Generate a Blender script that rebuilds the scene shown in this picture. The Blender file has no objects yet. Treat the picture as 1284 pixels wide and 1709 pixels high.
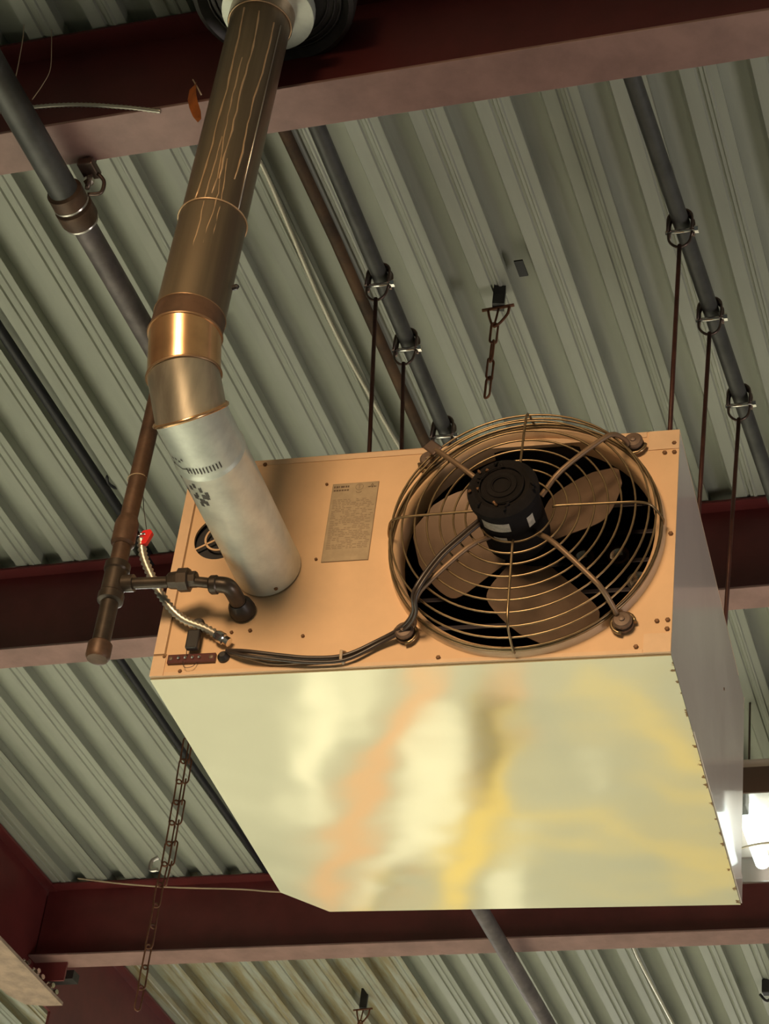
import bpy, bmesh, math, random
from mathutils import Vector as V, Matrix as M
random.seed(7)
PI = math.pi
sc = bpy.context.scene
C = sc.collection
EYE = 1.6                      # the eye stands 1.6 m above the floor; builder coordinates start at the eye
# ---------------------------------------------------------------- camera
ROT = M(((0.94822616, -0.30363522, 0.09312789), (0.29782631, 0.74827515, -0.59277633), (0.11030249, 0.58982196, 0.79996463)))
F = 3726.5
cam = bpy.data.cameras.new('camera'); co = bpy.data.objects.new('camera', cam); C.objects.link(co); sc.camera = co
cam.sensor_fit = 'VERTICAL'; cam.sensor_height = 24.0; cam.sensor_width = 24.0
cam.lens = F / 1709 * 24.0; cam.clip_start = 0.05; cam.clip_end = 200
r, f_, u_ = ROT.col[0], ROT.col[1], ROT.col[2]
m3 = M((r, u_, -f_)).transposed()
co.matrix_world = M.Translation((0, 0, EYE)) @ m3.to_4x4()
# ---------------------------------------------------------------- world, lights, exposure
wd = bpy.data.worlds.new('world'); sc.world = wd; wd.use_nodes = True
wd.node_tree.nodes['Background'].inputs[0].default_value = (0.80, 0.90, 0.78, 1)
wd.node_tree.nodes['Background'].inputs[1].default_value = 0.06
sc.view_settings.view_transform = 'Standard'; sc.view_settings.look = 'None'
sc.view_settings.gamma = 1; sc.view_settings.use_curve_mapping = False
sc.view_settings.exposure = 0.0
def lamp(name, kind, loc, aim, power, color, **kw):
    l = bpy.data.lights.new(name, kind); l.energy = power; l.color = color
    for k, v in kw.items(): setattr(l, k, v)
    o = bpy.data.objects.new(name, l); C.objects.link(o)
    o.location = (loc[0], loc[1], loc[2] + EYE)
    d = V(aim) - V(loc); o.rotation_euler = d.to_track_quat('-Z', 'Y').to_euler()
    return o
# warm shop lamp behind and to the left of the viewer
lamp('warm_shop_lamp', 'SPOT', (-1.6, -1.6, 3.45), (-1.2, 3.6, 1.62), 1050, (1.0, 0.68, 0.38), spot_size=math.radians(44), spot_blend=0.5, shadow_soft_size=0.8)
# unseen fill added at the right to brighten the heater's side panel
lamp('side_fill', 'AREA', (4.6, 4.0, -1.2), (-1.0, 4.2, 2.6), 185, (1.0, 0.89, 0.83), shape='RECTANGLE', size=2.5, size_y=2.0)
# unseen area lamps added to light the floor, which lights everything from below
lamp('floor_fill_far', 'AREA', (-4.6, 13.0, 3.9), (-3.8, 10.0, -1.6), 640, (1.0, 0.97, 0.86), shape='RECTANGLE', size=5.0, size_y=2.0)
lamp('floor_fill_near', 'AREA', (-5.0, 5.0, 1.6), (-5.6, 6.8, -1.6), 690, (1.0, 0.93, 0.80), shape='RECTANGLE', size=2.0, size_y=0.8)

# ---------------------------------------------------------------- helpers
def ray(u, v): return ROT @ V(((u - 642) / F, 1.0, -(v - 854.5) / F))
def onz(u, v, z): d = ray(u, v); return d * (z / d.z)
def ony(u, v, y): d = ray(u, v); return d * (y / d.y)
HO = V((-1.92502825, 3.56852525, 2.43545679)); HA = 0.0489982
HR = M.Rotation(HA, 3, 'Z')
HW, HD, HH = 1.10, 1.068, 0.562
def fr(u, v, y=0.0):                     # point of the heater's front plane (heater coordinates)
    d = HR.transposed() @ ray(u, v); o = HR.transposed() @ (-HO)
    return o + d * ((y - o.y) / d.y)
def hw(x, y, z): return HO + HR @ V((x, y, z))

def mat(name, col, rough=0.5, metal=0.0, var=0.0, scale=8.0, col2=None, bump=0.0, stretch=None, spec=0.5, emit=None, coat=0.0):
    m = bpy.data.materials.new(name); m.use_nodes = True
    n = m.node_tree.nodes; l = m.node_tree.links; b = n['Principled BSDF']
    b.inputs['Base Color'].default_value = (*col, 1); b.inputs['Roughness'].default_value = rough
    b.inputs['Metallic'].default_value = metal; b.inputs['Specular IOR Level'].default_value = spec
    b.inputs['Coat Weight'].default_value = coat
    if emit:
        b.inputs['Emission Color'].default_value = (*emit[0], 1); b.inputs['Emission Strength'].default_value = emit[1]
    if var > 0 or bump > 0 or col2:
        tc = n.new('ShaderNodeTexCoord'); mp = n.new('ShaderNodeMapping'); l.new(tc.outputs['Object'], mp.inputs[0])
        if stretch: mp.inputs['Scale'].default_value = stretch
        nz = n.new('ShaderNodeTexNoise'); nz.inputs['Scale'].default_value = scale; nz.inputs['Detail'].default_value = 6
        nz.inputs['Roughness'].default_value = 0.62
        l.new(mp.outputs[0], nz.inputs[0])
        if var > 0 or col2:
            cr = n.new('ShaderNodeValToRGB'); e = cr.color_ramp.elements
            c2 = col2 or tuple(c * (1 - var) for c in col)
            e[0].position = 0.36; e[0].color = (*c2, 1); e[1].position = 0.62; e[1].color = (*col, 1)
            l.new(nz.outputs['Fac'], cr.inputs[0]); l.new(cr.outputs[0], b.inputs['Base Color'])
        if bump > 0:
            bp = n.new('ShaderNodeBump'); bp.inputs['Strength'].default_value = bump; bp.inputs['Distance'].default_value = 0.01
            l.new(nz.outputs['Fac'], bp.inputs['Height']); l.new(bp.outputs[0], b.inputs['Normal'])
    return m

MT = {}
MT['deck'] = mat('deck_paint', (0.36, 0.375, 0.315), 0.45, 0.0, 0.12, 3.0, bump=0.03, stretch=(6, 0.5, 6))
MT['deck_st'] = mat('stained_deck_paint', (0.36, 0.375, 0.315), 0.5, 0, 0, 2.6, col2=(0.27, 0.22, 0.11), stretch=(9, 1.1, 4))
MT['red'] = mat('red_oxide_paint', (0.165, 0.030, 0.030), 0.42, 0.0, 0.25, 5.0)
MT['lit_flange'] = mat('floor_lit_red', (0.34, 0.195, 0.17), 0.45, 0.0, 0.25, 9.0)  # flange undersides paler: light from the floor is put into this colour
MT['tan_steel'] = mat('worn_tan_steel', (0.50, 0.36, 0.27), 0.5, 0.0, 0.35, 14.0)
MT['tan'] = mat('front_tan', (0.80, 0.53, 0.31), 0.45, 0.0, 0.10, 6.0)  # front face base colour, more orange than side and bottom panels
MT['tan2'] = mat('tan_trim', (0.80, 0.56, 0.36), 0.45, 0.0, 0.12, 9.0)
MT['side'] = mat('grey_beige_enamel', (0.78, 0.67, 0.60), 0.27, 0.0, 0.08, 3.0, coat=0.5, spec=0.7)
MT['black'] = mat('black_cavity', (0.012, 0.012, 0.016), 0.5)
MT['fin'] = mat('dark_heat_exchanger', (0.035, 0.028, 0.035), 0.35, 0.5)
MT['wire'] = mat('brass_plated_wire', (0.33, 0.235, 0.13), 0.30, 0.75, 0.35, 20.0)
MT['arm'] = mat('dusty_steel_arm', (0.24, 0.16, 0.10), 0.5, 0.5)
MT['motor'] = mat('sooty_motor', (0.010, 0.008, 0.008), 0.85, 0.0, 0.0, 30.0, col2=(0.006, 0.005, 0.005), bump=0.3, spec=0.2)
MT['sticker'] = mat('motor_sticker', (0.55, 0.50, 0.42), 0.6, var=0.4, scale=60)
MT['blade'] = mat('dusty_fan_blade', (0.25, 0.17, 0.12), 0.36, 0.35, 0.30, 5.0)
MT['bolt'] = mat('rubber_grommet_bolt', (0.17, 0.115, 0.085), 0.5, 0.3, 0.3, 60.0)
MT['screw'] = mat('rusty_screw', (0.22, 0.11, 0.05), 0.5, 0.4, 0.4, 200)
MT['blackpl'] = mat('black_rubber', (0.02, 0.018, 0.018), 0.45)
MT['cable'] = mat('black_cable', (0.045, 0.032, 0.026), 0.35)
MT['pipe'] = mat('black_iron_pipe', (0.085, 0.065, 0.05), 0.38, 0.55, 0.45, 18.0)
MT['rustpipe'] = mat('rusty_gas_pipe', (0.15, 0.085, 0.052), 0.5, 0.35, 0.5, 16.0)
MT['greypipe'] = mat('dark_grey_pipe', (0.10, 0.10, 0.095), 0.45, 0.3, 0.35, 12.0)
MT['greypipe2'] = mat('dusty_grey_pipe', (0.21, 0.18, 0.18), 0.5, 0.3, 0.35, 14.0)
MT['rust'] = mat('rusty_iron', (0.21, 0.085, 0.04), 0.7, 0.3, 0.4, 40.0)
MT['darkrust'] = mat('dark_rusty_bar', (0.10, 0.05, 0.02), 0.7, 0.1, 0.8, 5.0)
MT['rod'] = mat('dark_red_rod', (0.10, 0.035, 0.025), 0.5, 0.3, 0.4, 30.0)
MT['zinc'] = mat('zinc_plate', (0.70, 0.66, 0.60), 0.28, 0.9)
MT['clevis'] = mat('dark_clevis', (0.17, 0.12, 0.10), 0.35, 0.8)
MT['flex'] = mat('flexible_conduit', (0.52, 0.49, 0.42), 0.38, 0.8)
MT['whitecable'] = mat('pale_armoured_cable', (0.74, 0.70, 0.58), 0.4, 0.3)
MT['redpl'] = mat('red_plastic', (0.80, 0.02, 0.02), 0.35)
MT['orange'] = mat('orange_ribbon', (0.55, 0.14, 0.02), 0.6, var=0.4, scale=20)
MT['maroon'] = mat('maroon_terminal_strip', (0.09, 0.02, 0.018), 0.35)
MT['shiny'] = mat('polished_steel', (0.85, 0.82, 0.78), 0.15, 1.0)
MT['string'] = mat('thin_string', (0.55, 0.42, 0.28), 0.7)
MT['copper'] = mat('copper_toned_elbow', (0.85, 0.52, 0.27), 0.22, 0.85, 0.3, 10.0)
MT['flue_b'] = mat('tarnished_flue_steel', (0.46, 0.35, 0.25), 0.34, 0.8, 0.45, 9.0)
MT['galv'] = mat('galvanised_spangle', (0.72, 0.75, 0.66), 0.36, 0.40, 0.22, 12.0)
MT['flue_g'] = mat('streaky_grey_elbow', (0.52, 0.47, 0.38), 0.30, 0.75, 0.35, 7.0, stretch=(3, 3, .4))
MT['seam'] = mat('brown_seam', (0.32, 0.20, 0.11), 0.4, 0.6)
MT['darkm'] = mat('dark_cowl_metal', (0.06, 0.055, 0.052), 0.45, 0.4, 0.35, 20.0)
MT['lens'] = mat('clear_lens', (0.9, 0.95, 0.92), 0.05)
MT['lens'].node_tree.nodes['Principled BSDF'].inputs['Transmission Weight'].default_value = 0.92
MT['tube'] = mat('lit_tube', (1, 1, 1), 0.4, emit=((0.92, 1.0, 0.96), 4.5))
MT['floor'] = mat('pale_floor_epoxy', (0.50, 0.51, 0.42), 0.45, 0, 0.15, 0.8)
MT['f_yellow'] = mat('yellow_reflection_stripe', (0.95, 0.70, 0.18), 0.5)  # stripe colours made up for the reflections in the underside
MT['f_orange'] = mat('orange_reflection_stripe', (0.80, 0.42, 0.20), 0.5)
MT['f_white'] = mat('white_reflection_stripe', (1.0, 1.0, 0.85), 0.5)

# streaked flue steel: vertical pale drip lines on brown
def flue_streak():
    m = mat('streaked_flue_steel', (0.40, 0.29, 0.19), 0.36, 0.7)
    n = m.node_tree.nodes; l = m.node_tree.links; b = n['Principled BSDF']
    tc = n.new('ShaderNodeTexCoord'); mp = n.new('ShaderNodeMapping'); l.new(tc.outputs['Object'], mp.inputs[0])
    mp.inputs['Scale'].default_value = (34, 34, 1.3)
    nz = n.new('ShaderNodeTexNoise'); nz.inputs['Scale'].default_value = 1.0; nz.inputs['Detail'].default_value = 3
    l.new(mp.outputs[0], nz.inputs[0])
    cr = n.new('ShaderNodeValToRGB'); e = cr.color_ramp.elements
    e[0].position = 0.30; e[0].color = (0.17, 0.13, 0.09, 1); e[1].position = 0.60; e[1].color = (0.27, 0.205, 0.135, 1)
    l.new(nz.outputs['Fac'], cr.inputs[0]); l.new(cr.outputs[0], b.inputs['Base Color'])
    return m
MT['streak'] = flue_streak()
MT['drip'] = mat('dried_drip_marks', (0.72, 0.50, 0.30), 0.4, 0.5)

# bottom panel: polished enamel sheet, gently wavy, that mirrors the hall floor
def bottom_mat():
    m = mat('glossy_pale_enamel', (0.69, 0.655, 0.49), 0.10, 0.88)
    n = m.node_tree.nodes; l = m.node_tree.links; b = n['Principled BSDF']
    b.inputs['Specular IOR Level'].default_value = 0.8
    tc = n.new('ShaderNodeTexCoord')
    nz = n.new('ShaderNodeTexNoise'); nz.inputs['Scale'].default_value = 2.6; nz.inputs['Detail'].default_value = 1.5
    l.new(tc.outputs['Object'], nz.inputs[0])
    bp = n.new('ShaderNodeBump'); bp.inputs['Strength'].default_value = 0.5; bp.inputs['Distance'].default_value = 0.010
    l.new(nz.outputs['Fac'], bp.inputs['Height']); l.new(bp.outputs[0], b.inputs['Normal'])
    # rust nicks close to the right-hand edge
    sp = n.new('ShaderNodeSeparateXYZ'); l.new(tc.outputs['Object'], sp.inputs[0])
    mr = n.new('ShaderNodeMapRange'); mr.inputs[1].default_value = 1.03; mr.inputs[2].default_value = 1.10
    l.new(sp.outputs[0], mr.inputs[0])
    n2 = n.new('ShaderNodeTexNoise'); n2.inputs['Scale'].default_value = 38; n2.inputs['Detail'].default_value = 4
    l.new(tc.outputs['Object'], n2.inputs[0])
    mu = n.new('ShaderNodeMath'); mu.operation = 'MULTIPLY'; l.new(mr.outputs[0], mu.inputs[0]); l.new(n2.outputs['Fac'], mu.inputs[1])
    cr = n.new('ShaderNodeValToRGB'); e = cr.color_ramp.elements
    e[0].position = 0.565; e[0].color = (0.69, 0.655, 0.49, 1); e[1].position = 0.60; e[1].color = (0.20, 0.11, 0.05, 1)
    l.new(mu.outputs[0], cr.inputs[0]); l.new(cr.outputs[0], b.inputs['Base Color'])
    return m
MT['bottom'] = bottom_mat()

# ---------------------------------------------------------------- mesh builders
def nb(): return bmesh.new()
def box(bm, lo, hi, rot=None, c=None):
    lo, hi = V(lo), V(hi)
    vs = [bm.verts.new((x, y, z)) for z in (lo.z, hi.z) for y in (lo.y, hi.y) for x in (lo.x, hi.x)]
    for f in ((0, 2, 3, 1), (4, 5, 7, 6), (0, 1, 5, 4), (2, 6, 7, 3), (0, 4, 6, 2), (1, 3, 7, 5)): bm.faces.new([vs[i] for i in f])
    if rot is not None:
        c = V(c) if c is not None else (lo + hi) / 2
        for v in vs: v.co = c + rot @ (v.co - c)
    return bm
def frame(t):
    t = t.normalized(); a = V((0, 0, 1)) if abs(t.z) < 0.9 else V((1, 0, 0))
    s = t.cross(a).normalized(); return s, t.cross(s).normalized()
def tube(bm, pts, rad, seg=10, closed=False, caps=True, squash=1.0):
    pts = [V(p) for p in pts]; n = len(pts); rings = []
    t0 = (pts[1] - pts[0]); s, q = frame(t0)
    for i, p in enumerate(pts):
        if closed: t = pts[(i + 1) % n] - pts[i - 1]
        else: t = pts[min(i + 1, n - 1)] - pts[max(i - 1, 0)]
        t = t.normalized() if t.length > 1e-9 else t0.normalized()
        s = (s - t * s.dot(t)).normalized(); q = t.cross(s)
        rr = rad[i] if isinstance(rad, (list, tuple)) else rad
        rings.append([bm.verts.new(p + (s * math.cos(a) * squash + q * math.sin(a)) * rr) for a in [2 * PI * k / seg for k in range(seg)]])
    for i in range(n if closed else n - 1):
        A, B = rings[i], rings[(i + 1) % n]
        off = 0
        if closed and i == n - 1:
            off = min(range(seg), key=lambda o: (A[0].co - B[o].co).length)
        for k in range(seg):
            f = bm.faces.new((A[k], A[(k + 1) % seg], B[(k + 1 + off) % seg], B[(k + off) % seg])); f.smooth = True
    if caps and not closed:
        bm.faces.new(rings[0][::-1]); bm.faces.new(rings[-1])
    return bm
def lathe(bm, c, ax, prof, seg=24, cap=True):
    """prof: (radius, distance along ax) pairs"""
    c, ax = V(c), V(ax).normalized(); s, q = frame(ax); rings = []
    for r_, h in prof:
        rings.append([bm.verts.new(c + ax * h + (s * math.cos(2 * PI * k / seg) + q * math.sin(2 * PI * k / seg)) * max(r_, 1e-4)) for k in range(seg)])
    for A, B in zip(rings, rings[1:]):
        for k in range(seg): bm.faces.new((A[k], A[(k + 1) % seg], B[(k + 1) % seg], B[k]))
    if cap: bm.faces.new(rings[0][::-1]); bm.faces.new(rings[-1])
    return bm
def bez(pts, n=8):                                    # Catmull-Rom through points
    P = [V(p) for p in pts]; P = [P[0] * 2 - P[1]] + P + [P[-1] * 2 - P[-2]]; out = []
    for i in range(1, len(P) - 2):
        for k in range(n):
            t = k / n; a, b, c, d = P[i - 1:i + 3]
            out.append(0.5 * ((2 * b) + (c - a) * t + (2 * a - 5 * b + 4 * c - d) * t * t + (3 * b - a - 3 * c + d) * t ** 3))
    out.append(P[-2]); return out
def obj(name, bm, m, parent=None, org=None, smooth=None, bevel=0):
    """org: world point (eye coordinates) of a top-level mesh; children of things are given in the parent's frame"""
    bmesh.ops.recalc_face_normals(bm, faces=bm.faces)
    if org is not None: bmesh.ops.translate(bm, verts=bm.verts, vec=-V(org))
    me = bpy.data.meshes.new(name); bm.to_mesh(me); bm.free(); me.materials.append(MT[m])
    if smooth is not None:
        for p in me.polygons: p.use_smooth = True
        me.set_sharp_from_angle(angle=math.radians(smooth))
    o = bpy.data.objects.new(name, me); C.objects.link(o)
    if parent is not None: o.parent = parent
    elif org is not None: o.location = V(org) + V((0, 0, EYE))
    if bevel:
        b = o.modifiers.new('bevel', 'BEVEL'); b.width = bevel; b.segments = 2; b.limit_method = 'ANGLE'
    return o
def tag(o, label=None, cat=None, group=None, kind=None):
    if label: o['label'] = label
    if cat: o['category'] = cat
    if group: o['group'] = group
    if kind: o['kind'] = kind
    return o
class Thing:
    """an Empty at the thing's base; parts are built in eye coordinates (or in local ones when rot is given)"""
    def __init__(s, name, label, cat, loc, group=None, rot=None, kind=None):
        o = bpy.data.objects.new(name, None); C.objects.link(o); s.o = o; s.loc = V(loc); s.local = rot is not None
        o.empty_display_size = 0.05
        mw = M.Translation(V(loc) + V((0, 0, EYE)))
        if rot is not None: mw = mw @ rot.to_4x4()
        o.matrix_world = mw
        tag(o, label, cat, group, kind)
    def part(s, name, bm, m, parent=None, **kw):
        if not s.local: bmesh.ops.translate(bm, verts=bm.verts, vec=-s.loc)
        return obj(name, bm, m, parent or s.o, **kw)
def chk(o, s): o['label'] = s; return o

# ================================================================ structure
HB = 3.74; HDK = 4.073; PITCH = 0.1702
BY = [(3.160, 3.287), (5.262, 5.368), (7.412, 7.528)]
# floor of the hall (outside the frame, mirrored in the heater's glossy underside)
fl = obj('floor', box(nb(), (-14, -8, -1.70), (10, 22, -1.60)), 'floor', org=(0, 0, -1.6)); tag(fl, kind='structure')
def mark(pts, wdt, m):  # unseen stripes added so the heater's underside mirrors coloured streaks
    bm = nb(); P = bez([V((x, y, -1.598)) for x, y in pts], 6)
    L = []
    for i, p in enumerate(P):
        t = (P[min(i + 1, len(P) - 1)] - P[max(i - 1, 0)]).normalized(); s = V((-t.y, t.x, 0)) * wdt / 2
        L.append((bm.verts.new(p + s), bm.verts.new(p - s), bm.verts.new(p + s + V((0, 0, .004))), bm.verts.new(p - s + V((0, 0, .004)))))
    for a, b in zip(L, L[1:]):
        bm.faces.new((a[2], a[3], b[3], b[2])); bm.faces.new((a[0], a[2], b[2], b[0])); bm.faces.new((a[1], b[1], b[3], a[3])); bm.faces.new((a[0], b[0], b[1], a[1]))
    bmesh.ops.translate(bm, verts=bm.verts, vec=(0, 0, 1.6))
    obj('reflection_stripe', bm, m, fl)
def mf(u, v):                       # floor point mirrored in the heater's underside at that spot
    p = onz(u, v, HO.z); s = (EYE + 2 * HO.z) / HO.z; return (p.x * s, p.y * s)
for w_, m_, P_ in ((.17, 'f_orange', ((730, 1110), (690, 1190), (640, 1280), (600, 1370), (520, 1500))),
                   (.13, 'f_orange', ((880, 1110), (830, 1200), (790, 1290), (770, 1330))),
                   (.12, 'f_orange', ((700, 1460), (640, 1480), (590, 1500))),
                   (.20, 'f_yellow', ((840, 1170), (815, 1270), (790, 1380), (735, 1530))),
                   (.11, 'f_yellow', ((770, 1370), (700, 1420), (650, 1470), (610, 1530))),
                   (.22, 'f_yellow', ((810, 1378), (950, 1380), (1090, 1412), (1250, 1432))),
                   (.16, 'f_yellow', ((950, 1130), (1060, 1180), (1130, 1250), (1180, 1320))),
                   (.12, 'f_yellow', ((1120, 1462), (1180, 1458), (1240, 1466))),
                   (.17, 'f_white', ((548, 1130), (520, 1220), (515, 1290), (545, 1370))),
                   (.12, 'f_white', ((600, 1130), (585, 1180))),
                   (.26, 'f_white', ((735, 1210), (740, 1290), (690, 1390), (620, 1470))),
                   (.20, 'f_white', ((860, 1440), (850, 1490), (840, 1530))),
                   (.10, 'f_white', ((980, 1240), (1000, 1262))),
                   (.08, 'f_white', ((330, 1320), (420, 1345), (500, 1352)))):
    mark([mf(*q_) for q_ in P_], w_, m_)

# ribbed steel deck, built one sheet at a time (each sheet six ribs wide)
def deck_profile(x0, n):
    P = []
    for i in range(n):
        x = x0 + i * PITCH; d = 0.046
        P += [(x, 0), (x - 0.007, d), (x + 0.060, d), (x + 0.064, d - 0.003), (x + 0.080, 0.0),
              (x + 0.115, 0), (x + 0.118, 0.006), (x + 0.1245, 0.006), (x + 0.1275, 0), (x + 0.136, 0), (x + 0.139, -0.004), (x + 0.1445, -0.004), (x + 0.148, 0)]
    P.append((x0 + n * PITCH, 0)); return P
XP = -0.3125 * HDK - 0.003
ce = Thing('ceiling', None, None, (0, 5, HDK), kind='structure')
def sheet(x0, n, y0, y1, name='deck_sheet'):
    bm = nb(); P = deck_profile(x0, n); T = 0.003
    A = []
    for (x, z) in P:
        A.append([bm.verts.new((x, y, HDK + z + t)) for y in (y0, y1) for t in (0, T)])
    for a, b in zip(A, A[1:]):
        bm.faces.new((a[0], b[0], b[2], a[2])); bm.faces.new((a[1], a[3], b[3], b[1]))
        bm.faces.new((a[0], a[1], b[1], b[0])); bm.faces.new((a[2], b[2], b[3], a[3]))
    bm.faces.new((A[0][0], A[0][2], A[0][3], A[0][1])); bm.faces.new((A[-1][0], A[-1][1], A[-1][3], A[-1][2]))
    return ce.part(name, bm, 'deck_st' if y0 > 7 and -4.6 < x0 + .5 < -2.95 else 'deck')
k0 = -46
for (y0, y1) in ((-2.0, 3.22), (3.22, 7.47), (7.47, 13.0)):
    for j in range(k0, 24, 6):
        sheet(XP + j * PITCH, 6, y0 + 0.0005, y1 - 0.0005)
# opaque roof board over the sheets keeps daylight out
ce.part('roof_board', box(nb(), (-9.2, -2.0, HDK + 0.052), (2.9, 13.0, HDK + 0.12)), 'black')

# I-beams
def ibeam(name, y0, y1, x0, x1, label):
    t = Thing(name, label, 'beam', ((x0 + x1) / 2, (y0 + y1) / 2, HB), group='red beams across the deck')
    ym = (y0 + y1) / 2
    bm = nb(); box(bm, (x0, ym - 0.004, HB + 0.008), (x1, ym + 0.004, HDK - 0.012)); t.part('web', bm, 'red')
    bm = nb(); box(bm, (x0, y0, HB), (x1, y1, HB + 0.008)); t.part('bottom_flange', bm, 'lit_flange', bevel=0.0015)
    bm = nb(); box(bm, (x0, y0, HDK - 0.012), (x1, y1, HDK - 0.0045)); t.part('top_flange', bm, 'red')
    return t
GX = -4.30
b1 = ibeam('steel_beam', *BY[0], GX + 0.012, 2.4, 'nearest dark red I-beam, crossing behind the top of the flue')
b2 = ibeam('steel_beam', *BY[1], GX + 0.012, 2.4, 'dark red I-beam crossing behind the heater at mid height')
b3 = ibeam('steel_beam', *BY[2], GX + 0.012, 2.4, 'farthest dark red I-beam, below the heater, bolted to the girder')
# girder
g = Thing('steel_girder', 'deep dark red girder at lower left that carries the beam ends', 'girder', (GX, 5, 3.6))
bm = nb(); box(bm, (GX - 0.006, -2, 3.632), (GX + 0.006, 12.5, HDK - 0.017)); g.part('web', bm, 'red')
bm = nb(); box(bm, (GX - 0.10, -2, HDK - 0.016), (GX + 0.05, 12.5, HDK - 0.0045)); g.part('top_flange', bm, 'red')
def fl_poly(bm, pts, z0, z1):
    lo = [bm.verts.new((x, y, z0)) for x, y in pts]; hi = [bm.verts.new((x, y, z1)) for x, y in pts]; n = len(pts)
    bm.faces.new(lo[::-1]); bm.faces.new(hi)
    for i in range(n): bm.faces.new((lo[i], lo[(i + 1) % n], hi[(i + 1) % n], hi[i]))
    return bm
bm = fl_poly(nb(), [(GX - 0.10, -2), (GX + 0.10, -2), (GX + 0.10, 7.62), (GX + 0.02, 7.62), (GX - 0.06, 7.60), (GX - 0.10, 7.50)], 3.618, 3.632)
chk(g.part('bottom_flange', bm, 'tan_steel'), 'worn tan bottom flange with a rounded end')
bm = fl_poly(nb(), [(GX - 0.12, 7.74), (GX + 0.07, 7.74), (GX + 0.07, 12.5), (GX - 0.12, 12.5)], 3.555, 3.569)
chk(g.part('bottom_flange', bm, 'tan_steel'), 'lower tan flange beyond the joint')
bm = nb(); box(bm, (GX - 0.006, 7.70, 3.569), (GX + 0.006, 12.5, 3.632)); g.part('web', bm, 'red')
bm = nb(); box(bm, (GX + 0.0065, 7.475, 3.66), (GX + 0.16, 7.485, HDK - 0.03)); g.part('shear_tab', bm, 'red')
bm = nb(); box(bm, (GX + 0.02, 7.545, 3.70), (GX + 0.16, 7.60, 3.738)); g.part('clip_angle', bm, 'darkm')
for (u, v) in ((40, 1607), (56, 1622), (63, 1632), (80, 1646), (86, 1657)):
    p = onz(u, v, 3.645)
    bm = nb(); lathe(bm, p, (1, -0.3, 0), [(0.019, -0.02), (0.019, 0.004), (0.011, 0.005), (0.011, 0.03)], 6); g.part('bolt', bm, 'shiny')

# ================================================================ pipes overhead
def pipe_thing(name, label, cat, pts, rad, m, group=None, seg=14, part='pipe'):
    c = sum((V(p) for p in pts), V()) / len(pts)
    o = obj(name, tube(nb(), pts, rad, seg), m, org=c, smooth=40); tag(o, label, cat, group); return o
# big sprinkler main with coupling, under the beams
XS = -2.262; ZS = 3.655
t = Thing('sprinkler_pipe', 'thick grey overhead pipe with a stepped coupling, left of the flue', 'pipe', (XS, 5, ZS))
yc = onz(110, 322, ZS).y
t.part('pipe_section', tube(nb(), [(XS, 0.6, ZS), (XS, yc, ZS)], 0.036, 20), 'greypipe', smooth=40)
t.part('pipe_section', tube(nb(), [(XS, yc + 0.10, ZS), (XS, 6.3, ZS), (XS + .01, 8.75, ZS), (XS + .01, 10.0, ZS)], 0.030, 20), 'greypipe2', smooth=40)
bm = nb(); lathe(bm, (XS, yc, ZS), (0, 1, 0), [(0.034, -0.012), (0.044, -0.006), (0.044, 0.030), (0.040, 0.034), (0.040, 0.040), (0.047, 0.046), (0.047, 0.085), (0.038, 0.104), (0.030, 0.108)], 24)
t.part('coupling', bm, 'rustpipe', smooth=30)
bm = nb(); lathe(bm, (XS, yc + 0.034, ZS), (0, 1, 0), [(0.0445, -0.003), (0.0455, 0.0), (0.0445, 0.003)], 24); t.part('coupling_rim', bm, 'zinc', smooth=30)
bm = nb(); lathe(bm, (XS, yc + 0.098, ZS), (0, 1, 0), [(0.0425, -0.003), (0.0435, 0.0), (0.0425, 0.003)], 24); t.part('coupling_rim', bm, 'zinc', smooth=30)
# beam clamp holding it to the flange of the nearest beam
p = V((XS + 0.05, 3.287, 3.735))
t = Thing('beam_clamp', 'dark bolted clamp hanging from the beam edge beside the thick pipe', 'clamp', p)
bm = nb(); box(bm, p + V((-.02, -.02, -.022)), p + V((.02, .035, -.0002))); t.part('jaw', bm, 'clevis', bevel=.003)
t.part('bolt', tube(nb(), [p + V((0, .02, -.065)), p + V((0, .02, 0.03))], 0.006, 8), 'clevis')
t.part('nut', lathe(nb(), p + V((0, .02, -.045)), (0, 0, 1), [(.013, 0), (.013, .012)], 6), 'shiny')
t.part('hook', tube(nb(), bez([p + V((.02, .02, -.02)), p + V((.035, .03, -.04)), p + V((.03, .035, -.07)), p + V((.0, .03, -.075))], 5), .005, 8), 'clevis')

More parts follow.
